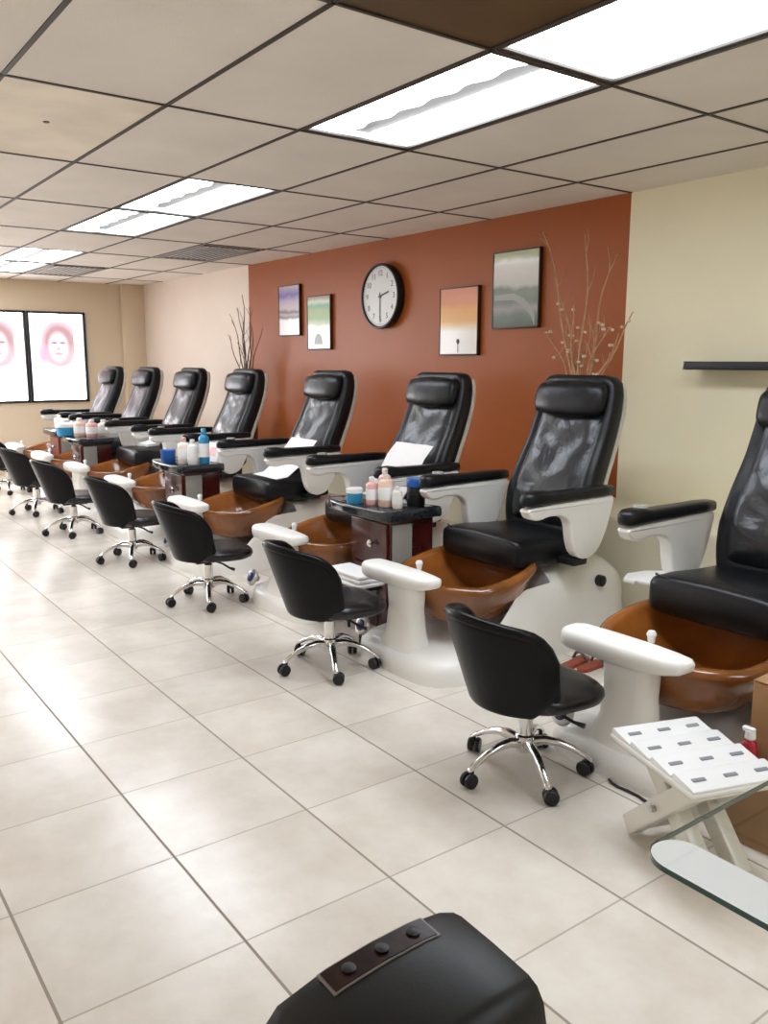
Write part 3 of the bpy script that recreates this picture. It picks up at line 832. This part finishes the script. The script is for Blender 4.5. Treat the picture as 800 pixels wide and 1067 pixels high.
# ------------------------------------------------------------------ wall clock
t = thing('wall_clock', 'round wall clock with thick black rim reading half past two', 'clock', (-5.88, YW, 1.99))
Rx = Matrix.Rotation(PI / 2, 4, 'X')
bm = bmesh.new()
n = 64
loft(bm, [[(r * math.cos(2 * PI * k / n), -y, r * math.sin(2 * PI * k / n)) for k in range(n)] for r, y in [(.25, 0), (.262, .004), (.268, .03), (.268, .066), (.262, .074), (.252, .075), (.247, .070), (.246, .058)]], True, False)
obj('rim', bm, M['black_plastic'], t)
bm = bmesh.new(); lathe(bm, [(.247, .054), (.247, .058)], 64, (0, 0, 0), Rx); obj('dial', bm, M['clock_face'], t)
def text_mesh(name, items, m, parent, extrude=.0006):
    bm = bmesh.new()
    for s, x, z, y, size in items:
        cu = bpy.data.curves.new('txt', 'FONT'); cu.body = s; cu.size = size; cu.align_x = 'CENTER'; cu.align_y = 'CENTER'; cu.extrude = extrude; cu.resolution_u = 3
        o = bpy.data.objects.new('txt', cu); COL.objects.link(o)
        bpy.context.view_layer.update()
        me = bpy.data.meshes.new_from_object(o.evaluated_get(bpy.context.evaluated_depsgraph_get()))
        me.transform(Matrix.Translation((x, y, z)) @ Rx)
        bm.from_mesh(me)
        bpy.data.objects.remove(o); bpy.data.curves.remove(cu); bpy.data.meshes.remove(me)
    return obj(name, bm, m, parent)
text_mesh('numerals', [(str(k), .188 * math.sin(k * PI / 6), .188 * math.cos(k * PI / 6), -.059, .066) for k in range(1, 13)], M['ink'], t)
bm = bmesh.new()
for k in range(60):
    a = k * PI / 30; L = .012 if k % 5 else .02
    rbox(bm, ((.234) * math.sin(a), -.0592, .234 * math.cos(a)), (.003, .001, L), 0, rot=Matrix.Rotation(a, 3, 'Y'))
obj('minute_marks', bm, M['ink'], t)
for nm, ang, L, w in (('hour_hand', math.radians(75), .13, .012), ('minute_hand', math.radians(180), .18, .009)):
    bm = bmesh.new()
    rbox(bm, (math.sin(ang) * L * .4, -.064, math.cos(ang) * L * .4), (w, .002, L * 1.15), 0, rot=Matrix.Rotation(ang, 3, 'Y'))
    obj(nm, bm, M['ink'], t)
bm = bmesh.new(); lathe(bm, [(.012, .058), (.012, .067), (.006, .069)], 16, (0, 0, 0), Rx); obj('hub', bm, M['ink'], t)

# ------------------------------------------------------------------ pictures on the orange wall
def ramp_mat(name, stops, noise=2.0, amt=.12, axis='Z', size=.5):
    m = mat(name, (0.5, 0.5, 0.5), 0.3, coat=.3)
    nt = m.node_tree; N = nt.nodes.new; L = nt.links.new
    tc = N('ShaderNodeTexCoord'); sep = N('ShaderNodeSeparateXYZ'); L(tc.outputs['Object'], sep.inputs[0])
    no = N('ShaderNodeTexNoise'); no.inputs['Scale'].default_value = noise; no.inputs['Detail'].default_value = 4; L(tc.outputs['Object'], no.inputs['Vector'])
    a = N('ShaderNodeMath'); a.operation = 'MULTIPLY_ADD'; L(sep.outputs[axis], a.inputs[0]); a.inputs[1].default_value = 1 / size; a.inputs[2].default_value = .5
    b = N('ShaderNodeMath'); b.operation = 'MULTIPLY_ADD'; L(no.outputs['Fac'], b.inputs[0]); b.inputs[1].default_value = amt * 2; L(a.outputs[0], b.inputs[2])
    c = N('ShaderNodeMath'); c.operation = 'SUBTRACT'; L(b.outputs[0], c.inputs[0]); c.inputs[1].default_value = amt
    r = N('ShaderNodeValToRGB'); L(c.outputs[0], r.inputs[0])
    el = r.color_ramp.elements
    while len(el) < len(stops): el.new(.5)
    for e, (p, col) in zip(el, stops): e.position = p; e.color = (*col, 1)
    L(r.outputs[0], nt.nodes['Principled BSDF'].inputs['Base Color'])
    return m
pics = {
    'purple': ramp_mat('purple_art', [(0, (.86, .82, .80)), (.30, (.88, .84, .82)), (.35, (.14, .10, .11)), (.42, (.40, .36, .36)), (.47, (.12, .09, .11)), (.54, (.50, .42, .44)), (.70, (.42, .30, .46)), (.82, (.13, .10, .32)), (.92, (.26, .20, .42)), (1, (.42, .28, .28))], 9, .07, size=.46),
    'green': ramp_mat('green_art', [(0, (.66, .66, .62)), (.12, (.86, .85, .80)), (.42, (.86, .85, .78)), (.47, (.36, .42, .22)), (.58, (.22, .36, .12)), (.76, (.26, .38, .14)), (.84, (.14, .38, .24)), (.92, (.52, .58, .44)), (1, (.36, .24, .16))], 5, .08, size=.46),
    'orange': ramp_mat('orange_art', [(0, (.66, .62, .58)), (.34, (.70, .66, .60)), (.41, (.68, .50, .30)), (.5, (.66, .33, .06)), (.68, (.66, .30, .05)), (.8, (.60, .19, .05)), (1, (.56, .17, .07))], 6, .05, size=.46),
    'land': ramp_mat('landscape_art', [(0, (.06, .08, .06)), (.15, (.10, .15, .12)), (.25, (.30, .27, .26)), (.33, (.14, .14, .13)), (.42, (.11, .16, .07)), (.5, (.13, .14, .11)), (.56, (.50, .50, .46)), (.72, (.62, .60, .54)), (.87, (.66, .66, .60)), (.93, (.36, .38, .18)), (1, (.42, .44, .26))], 5, .10, size=.5),
}
def picture(label, x0, x1, z0, z1, key, extra=None):
    cx, cz = (x0 + x1) / 2, (z0 + z1) / 2; w, h = x1 - x0, z1 - z0
    t = thing('framed_picture', label, 'picture', (cx, YW, cz), 0, 'framed pictures on the orange wall')
    bm = bmesh.new()
    for s in (-1, 1):
        rbox(bm, (s * (w / 2 - .005), -.016, 0), (.010, .032, h), .002); rbox(bm, (0, -.016, s * (h / 2 - .005)), (w, .032, .010), .002)
    obj('frame', bm, M['dark_frame'], t)
    bm = bmesh.new(); rbox(bm, (0, -.019, 0), (w - .012, .018, h - .012), 0); p = obj('artwork', bm, pics[key], t)
    if extra: extra(p, w, h)
def tulip(p, w, h):
    bm = bmesh.new(); tube(bm, [(0, -.0288, -h * .46), (0, -.0288, -h * .30)], .003, 6)
    lathe(bm, [(.002, 0), (.012, .012), (.014, .025), (.009, .04)], 10, (0, -.0285, -h * .34)); obj('stem_motif', bm, M['ink'], p)
def domed(p, w, h):
    bm = bmesh.new(); prism(bm, [(w * .18 * math.cos(PI * k / 12) - w * .02, -h * .40 + h * .20 * math.sin(PI * k / 12)) for k in range(13)], -.0290, -.0280, 'y'); obj('grey_motif', bm, M['grey_panel'], p)
def river(p, w, h):
    bm = bmesh.new()
    pts = [(-w * .45, -h * .06), (-.02, -h * .05), (w * .18, -h * .12), (w * .35, -h * .24), (w * .42, -h * .34)]
    lo = [(a, b - .035 - .01 * i) for i, (a, b) in enumerate(pts)]
    loft(bm, [[(a, -.0287, b) for a, b in pts], [(a, -.0287, b) for a, b in lo]], False, False, False); obj('river_motif', bm, M['grey_panel'], p)
picture('small picture in purple over white, highest of the two beside the clock', -7.66, -7.25, 1.70, 2.19, 'purple')
picture('small green and white picture next to the clock', -7.11, -6.70, 1.56, 2.06, 'green', domed)
picture('picture fading from orange to white, above a chair back', -5.14, -4.70, 1.50, 2.005, 'orange', tulip)
picture('landscape picture with a pale river, beside the pale twigs', -4.555, -4.10, 1.685, 2.215, 'land', river)

# black floating shelf on the cream wall
t = thing('wall_shelf', 'long thin black shelf mounted on the bare cream wall', 'shelf', (-2.04, YW, 1.435))
bm = bmesh.new(); rbox(bm, (0, -.09, 0), (1.60, .18, .045), .006); obj('board', bm, M['black_plastic'], t)
bm = bmesh.new(); rbox(bm, (-.81, -.09, 0), (.012, .182, .047), .002); obj('end_cap', bm, M['steel'], t)

# ------------------------------------------------------------------ twig arrangements
def twigs(loc, label, ends, m, blossoms, seedv):
    rnd = random.Random(seedv)
    t = thing('twig_vase', label, 'vase', loc)
    bm = bmesh.new(); lathe(bm, [(.07, 0), (.085, .01), (.095, .15), (.075, .32), (.045, .42), (.055, .46), (.045, .455), (.035, .42)], 24); obj('vase', bm, M['vase'], t)
    tb, bl = bmesh.new(), bmesh.new()
    for (dx, dy, top) in ends:
        pts = []
        n = 11
        x0, y0 = rnd.uniform(-.015, .015), rnd.uniform(-.015, .015)
        for i in range(n + 1):
            f = i / n
            k = f ** 1.5
            wob = .022 * math.sin(f * 9 + dx * 20) * f
            pts.append((x0 + dx * k + wob, y0 + dy * k + .6 * wob, .40 + (top - .40) * f))
        tube(tb, pts, [.0105 - .0075 * i / n for i in range(n + 1)], 6)
        for q in range(2):
            i = rnd.randint(6, n - 1)
            p = Vector(pts[i]); d = Vector((rnd.uniform(-.10, .10), rnd.uniform(-.04, .02), rnd.uniform(.06, .15)))
            tube(tb, [p, p + d * .5 + Vector((.01, 0, 0)), p + d], [.003, .0022, .0015], 5)
        for q in range(blossoms):
            i = rnd.randint(5, n) if top < 1.25 else rnd.randint(4, 7); p = Vector(pts[i]) + Vector((rnd.uniform(-.045, .045), rnd.uniform(-.03, .02), rnd.uniform(-.03, .03)))
            s = bmesh.new(); bmesh.ops.create_icosphere(s, subdivisions=1, radius=rnd.uniform(.010, .017)); merge(bl, s, Matrix.Translation(p) @ Matrix.Diagonal((1, 1, .8, 1)))
            tube(tb, [Vector(pts[i]), p], .0018, 5)
    obj('twigs', tb, m, t)
    if blossoms: obj('blossoms', bl, M['blossom'], t)
    else: bl.free()
ZL = .597
twigs((-3.545, 4.12, ZL), 'tall pale twigs with cream blossoms behind a pedicure chair at the orange wall edge',
      [(-.30, -.05, 1.66), (-.20, .0, 1.38), (.08, -.05, 1.60), (.20, .02, 1.48), (-.14, .02, 1.10), (-.05, -.06, 1.20), (.03, .03, 1.14), (.11, .02, 1.08), (-.24, -.02, 1.02), (.24, -.04, 1.06), (.37, -.06, 1.02), (.42, -.03, 1.14), (-.08, .05, 1.0), (.0, -.03, .98)], M['twig'], 3, 3)
twigs((-7.98, 4.12, ZL), 'dark bare twigs behind a chair where orange wall meets pale wall',
      [(-.30, -.03, 1.28), (-.18, .02, 1.40), (-.08, 0, 1.30), (.0, -.05, 1.52), (.08, .03, 1.40), (.18, -.03, 1.36), (.28, 0, 1.18), (-.24, .04, 1.05), (.04, .04, 1.2), (-.40, .0, 1.12)], M['dark_twig'], 0, 5)

# ------------------------------------------------------------------ portrait posters on the window
def disc(bm, cy, cz, ry, rz, x, n=28, fn=None):
    vs = []
    for k in range(n):
        a = 2 * PI * k / n
        f = fn(a) if fn else 1
        vs.append(bm.verts.new((x, cy + ry * f * math.cos(a), cz + rz * f * math.sin(a))))
    bm.faces.new(vs)
def poster(y0, y1, label):
    cy, cz = (y0 + y1) / 2, (WZ0 + WZ1) / 2
    w, h = y1 - y0 - .07, WZ1 - WZ0 - .07
    t = thing('window_poster', label, 'poster', (XL - .028, cy, cz), 0, 'portrait posters in the window')
    bm = bmesh.new()
    y0_, y1_, z0_, z1_ = -.26, .22, -.17, .45
    for a, b, c, d in ((-w / 2, w / 2, -h / 2, z0_), (-w / 2, w / 2, z1_, h / 2), (-w / 2, y0_, z0_, z1_), (y1_, w / 2, z0_, z1_)):
        rbox(bm, (0, (a + b) / 2, (c + d) / 2), (.003, b - a, d - c), 0)
    obj('sheet', bm, M['poster_white'], t)
    bm = bmesh.new(); rbox(bm, (0, -.02, .14), (.003, .48, .62), 0); obj('portrait_print', bm, M['portrait'], t)
poster(*win_edges[0], 'portrait poster of a smiling face in the window pane by the corner')
poster(*win_edges[1], 'portrait poster in the window pane cut by the frame edge')

# ------------------------------------------------------------------ foreground: nail dryer on a manicure table
t = thing('manicure_table', 'manicure table under the black nail dryer', 'table', (-.17, .36, 0))
bm = bmesh.new(); rbox(bm, (0, 0, .735), (.94, .40, .03), .006); obj('tabletop', bm, M['white_plastic'], t)
for s in (-1, 1):
    bm = bmesh.new(); rbox(bm, (s * .20 + .2, 0, .36), (.04, .34, .72), .006); obj('leg', bm, M['white_plastic'], t)

t = thing('nail_dryer', 'black nail dryer with a glossy control panel in the foreground', 'nail dryer', (-.555, .44, .7508))
bm = bmesh.new()
rings = []
for y, hx, zt, rx in [(-.128, .062, .085, 0), (-.122, .070, .098, 0), (-.105, .076, .108, 0), (-.05, .079, .119, 0), (0, .08, .124, 0), (.05, .079, .125, 0), (.095, .077, .121, 0), (.112, .073, .116, 0), (.118, .064, .106, 0)]:
    ring = []
    for (px, pz) in [(-1.0, 0), (-1.04, .25), (-1.03, .62), (-.98, .86), (-.88, .975), (-.7, 1.0), (0, .985), (.66, .95), (.82, .91), (.95, .80), (1.05, .5), (1.10, .2), (1.10, 0)]:
        ring.append((px * hx, y, pz * zt))
    rings.append(ring)
loft(bm, rings)
hb = obj('housing', bm, M['dryer_black'], t, angle=35, sub=0)
def strip(bm, x0, x1, y0, y1, dz):
    g = []
    for i in range(13):
        y = y0 + (y1 - y0) * i / 12
        zt = interp([(-.128, .085), (-.122, .098), (-.105, .108), (-.05, .119), (0, .124), (.05, .125), (.095, .121), (.118, .106)], y)[0]
        g.append([(x0, y, zt * .995 + dz), (x1, y, zt * .990 + dz), (x1, y, zt - .01), (x0, y, zt - .01)])
    loft(bm, g)
bm = bmesh.new(); strip(bm, -.066, -.034, -.062, .068, .0020); fr = obj('panel_trim', bm, M['silver_trim'], hb)
bm = bmesh.new(); strip(bm, -.064, -.036, -.059, .065, .0030); pn = obj('control_panel', bm, M['screen'], hb)
for yy in (-.035, .005, .045):
    bm = bmesh.new(); lathe(bm, [(.007, 0), (.0075, .0015), (.004, .0025)], 14, (-.050, yy, interp([(-.05, .119), (0, .124), (.05, .125), (.095, .121)], yy)[0] * .993 + .003)); obj('button', bm, M['black_plastic'], pn)

# ------------------------------------------------------------------ glass-topped table at the right edge
GZ = .75
t = thing('glass_table', 'glass-topped table with a green edge at the frame corner', 'table', (-.69, .97, 0))
def rrect(x0, x1, y0, y1, r, n=8):
    out = []
    for cx, cy, a0 in ((x1 - r, y1 - r, 0), (x0 + r, y1 - r, PI / 2), (x0 + r, y0 + r, PI), (x1 - r, y0 + r, 1.5 * PI)):
        for k in range(n + 1):
            a = a0 + PI / 2 * k / n; out.append((cx + r * math.cos(a), cy + r * math.sin(a)))
    return out
def sheet_glass():
    m = bpy.data.materials.new('clear_glass'); m.use_nodes = True
    nt = m.node_tree; nt.nodes.clear()
    a = nt.nodes.new('ShaderNodeBsdfTransparent'); a.inputs[0].default_value = (.99, .996, .993, 1)
    g = nt.nodes.new('ShaderNodeBsdfGlossy'); g.inputs['Roughness'].default_value = .02
    lw = nt.nodes.new('ShaderNodeLayerWeight'); lw.inputs[0].default_value = .5
    pw = nt.nodes.new('ShaderNodeMath'); pw.operation = 'POWER'; nt.links.new(lw.outputs['Facing'], pw.inputs[0]); pw.inputs[1].default_value = 5.0
    fr = nt.nodes.new('ShaderNodeMath'); fr.operation = 'MULTIPLY_ADD'; nt.links.new(pw.outputs[0], fr.inputs[0]); fr.inputs[1].default_value = .85; fr.inputs[2].default_value = .02
    x = nt.nodes.new('ShaderNodeMixShader'); o = nt.nodes.new('ShaderNodeOutputMaterial')
    nt.links.new(fr.outputs[0], x.inputs[0]); nt.links.new(a.outputs[0], x.inputs[1]); nt.links.new(g.outputs[0], x.inputs[2]); nt.links.new(x.outputs[0], o.inputs[0])
    return m
M['glass'] = sheet_glass()
M['glass_edge'] = mat('green_glass_edge', (0.004, 0.05, 0.035), 0.08, coat=.5)
bm = bmesh.new(); prism(bm, rrect(0, 1.1, 0, .52, .05), GZ - .004, GZ, 'z'); obj('glass_top', bm, M['glass'], t)
bm = bmesh.new()
oo, ii = rrect(0, 1.1, 0, .52, .05), rrect(.0015, 1.0985, .0015, .5185, .0485)
loft(bm, [[(x, y, GZ - .0122) for x, y in oo], [(x, y, GZ - .0042) for x, y in oo], [(x, y, GZ - .0042) for x, y in ii], [(x, y, GZ - .0122) for x, y in ii], [(x, y, GZ - .0122) for x, y in oo]], False, False)
obj('glass_edge', bm, M['glass_edge'], t)
bm = bmesh.new(); prism(bm, rrect(.003, 1.09, .003, .088, .04), GZ - .0115, GZ - .0055, 'z'); obj('white_border', bm, M['housing_white'], t)
for x in (.5, .95):
    bm = bmesh.new(); tube(bm, [(x, .28, 0), (x, .28, GZ - .012)], .03, 16); obj('leg', bm, M['chrome'], t)

# ------------------------------------------------------------------ white tray with twelve cells on a folding stand
TZ = .32
A_, B_, C_ = Vector((-1.505, 2.022)), Vector((-1.125, 1.889)), Vector((-1.50, 2.333))
ang = math.atan2(B_.y - A_.y, B_.x - A_.x)
tw, td = (B_ - A_).length, .31
ctr = A_ + (B_ - A_) * .5 + (C_ - A_) * .46
t = thing('folding_stand', 'white folding stand carrying the cell tray, before the pedicure chair cut by the frame', 'stand', (ctr.x, ctr.y, 0), ang)
for k, (sx, yy) in enumerate(((1, -.085), (-1, -.055), (1, .085), (-1, .055))):
    bm = bmesh.new()
    a, b = Vector((-.18 * sx, yy, .0)), Vector((.14 * sx, yy, TZ - .025))
    d = (b - a).normalized()
    q = Vector((0, 0, 1)).rotation_difference(d).to_matrix()
    rbox(bm, (a + b) / 2 + Vector((0, 0, .010)), (.062, .050, (b - a).length - .05), .006, rot=q)
    obj('leg', bm, M['clear_white'], t)
bm = bmesh.new(); rbox(bm, (-.13, 0, .05), (.016, .13, .05), .004); obj('cross_plate', bm, M['clear_white'], t)
bm = bmesh.new()
tube(bm, [(-.02, -.125, .16), (-.02, .125, .16)], .010, 12)
obj('pivot_rod', bm, M['steel'], t)
bm = bmesh.new(); rbox(bm, (0, 0, TZ - .018), (tw - .015, td - .015, .014), .005); obj('support_board', bm, M['clear_white'], t)

t = thing('cell_tray', 'white tray with twelve dark-marked cells on the folding stand', 'tray', (ctr.x, ctr.y, TZ - .0105), ang)
bm = bmesh.new(); rbox(bm, (0, 0, .006), (tw, td, .012), .004); obj('base', bm, M['white_plastic'], t)
for i in range(4):
    bm = bmesh.new()
    x0 = -tw / 2 + tw * i / 4
    prism(bm, [(x0 + .003, .012), (x0 + .003, .030), (x0 + .012, .033), (x0 + tw / 4 - .004, .020), (x0 + tw / 4 - .004, .012)], -td / 2 + .004, td / 2 - .004, 'y', .002)
    st = obj('step', bm, M['white_plastic'], t)
    for j in range(3):
        bm = bmesh.new()
        yy = -td / 2 + td * (j + .5) / 3
        rbox(bm, (x0 + tw / 8 + .004, yy, .0282), (.013, .042, .003), .001, rot=Matrix.Rotation(.19, 3, 'Y'))
        obj('mark', bm, M['mark_grey'], st)

# tan carton behind the tray
t = thing('cardboard_box', 'tall tan cardboard box cut by the frame edge behind the cell tray', 'box', (-1.185, 2.53, 0), .05)
bm = bmesh.new(); rbox(bm, (0, 0, .235), (.30, .20, .47), .006); obj('carton', bm, M['cardboard'], t)
bm = bmesh.new(); rbox(bm, (-.0745, 0, .4725), (.148, .20, .005), .001, rot=Matrix.Rotation(.0, 3, 'X')); rbox(bm, (.0755, 0, .4725), (.146, .20, .005), .001); obj('flap', bm, M['cardboard'], t)
t = thing('cardboard_box', 'low tan cardboard box carrying the red bottle, before the tall one', 'box', (-1.19, 2.35, 0), .05)
bm = bmesh.new(); rbox(bm, (0, 0, .10), (.26, .12, .20), .004); obj('carton', bm, M['cardboard'], t)
bm = bmesh.new(); rbox(bm, (0, -.031, .2025), (.255, .056, .004), .001); rbox(bm, (0, .031, .2025), (.255, .056, .004), .001); obj('flap', bm, M['cardboard'], t)
t = thing('spray_bottle', 'red and white bottle standing on the low cardboard box', 'bottle', (-1.285, 2.35, .205))
bm = bmesh.new(); lathe(bm, [(.024, 0), (.027, .006), (.027, .075), (.02, .10), (.011, .11)], 20); obj('body', bm, M['red'], t)
bm = bmesh.new(); lathe(bm, [(.014, .108), (.017, .112), (.015, .135)], 16); rbox(bm, (-.006, 0, .138), (.038, .02, .014), .005); obj('spray_head', bm, M['white_plastic'], t)

# small rust-red sandal pair on the floor between two chairs
for dx, rz, lab in ((0, .2, 'rust-red sandal on the floor, nearer of the pair by the white pedestal'), (.10, .1, 'rust-red sandal, farther of the pair by the white pedestal')):
    t = thing('sandal', lab, 'sandal', (-2.60 + dx * .8, 3.08 + dx * .3, 0), rz, 'rust-red sandals'); t.scale = (.8, .8, .8)
    bm = bmesh.new(); prism(bm, smooth_poly([(-.035, -.11), (.03, -.11), (.04, 0), (.045, .09), (.02, .13), (-.02, .13), (-.04, .08), (-.032, 0)], 3), 0, .022, 'z', .004); obj('sole', bm, M['rust'], t)
    bm = bmesh.new(); tube(bm, [(-.042, .05, .02), (-.025, .05, .055), (0, .05, .065), (.025, .05, .055), (.045, .05, .02)], .009, 8); obj('strap', bm, M['ink'], t)

# power cord lying on the floor
bm = bmesh.new()
tube(bm, [(x, y, .006) for x, y in [(-1.745, 2.275), (-1.72, 2.262), (-1.69, 2.258), (-1.66, 2.262), (-1.61, 2.262), (-1.56, 2.25), (-1.50, 2.22)]], .005, 8)
tag(obj('power_cord', bm, M['black_plastic']), 'black power cord on the floor at the foot of a white plinth', 'cord')

# ------------------------------------------------------------------ camera and light
f, yaw, pitch, roll = 877.32, -0.935387, -0.177352, 0.002585
cy_, sy_ = math.cos(yaw), math.sin(yaw)
fw = Vector((sy_ * math.cos(pitch), cy_ * math.cos(pitch), math.sin(pitch)))
r_ = Vector((cy_, -sy_, 0)); u_ = r_.cross(fw)
rr_ = r_ * math.cos(roll) + u_ * math.sin(roll); uu_ = -r_ * math.sin(roll) + u_ * math.cos(roll)
cam = bpy.data.cameras.new('camera'); co = bpy.data.objects.new('camera', cam); COL.objects.link(co)
mw = Matrix((rr_, uu_, -fw)).transposed().to_4x4(); mw.translation = (0, 0, H)
co.matrix_world = mw
cam.sensor_fit = 'HORIZONTAL'; cam.sensor_width = 36; cam.lens = f / 800 * 36
cam.clip_start = .02
S.camera = co

w = bpy.data.worlds.new('world'); S.world = w; w.use_nodes = True
w.node_tree.nodes['Background'].inputs[0].default_value = (.85, .92, 1, 1)
w.node_tree.nodes['Background'].inputs[1].default_value = 1.0

S.view_settings.view_transform = 'Standard'; S.view_settings.look = 'None'
S.view_settings.exposure = 0.72; S.view_settings.gamma = 1.0; S.view_settings.use_curve_mapping = False
S.cycles.max_bounces = 8; S.cycles.diffuse_bounces = 5; S.cycles.glossy_bounces = 4; S.cycles.transmission_bounces = 6
S.cycles.sample_clamp_indirect = 4.0; S.cycles.use_denoising = True
S.cycles.caustics_reflective = False; S.cycles.caustics_refractive = False
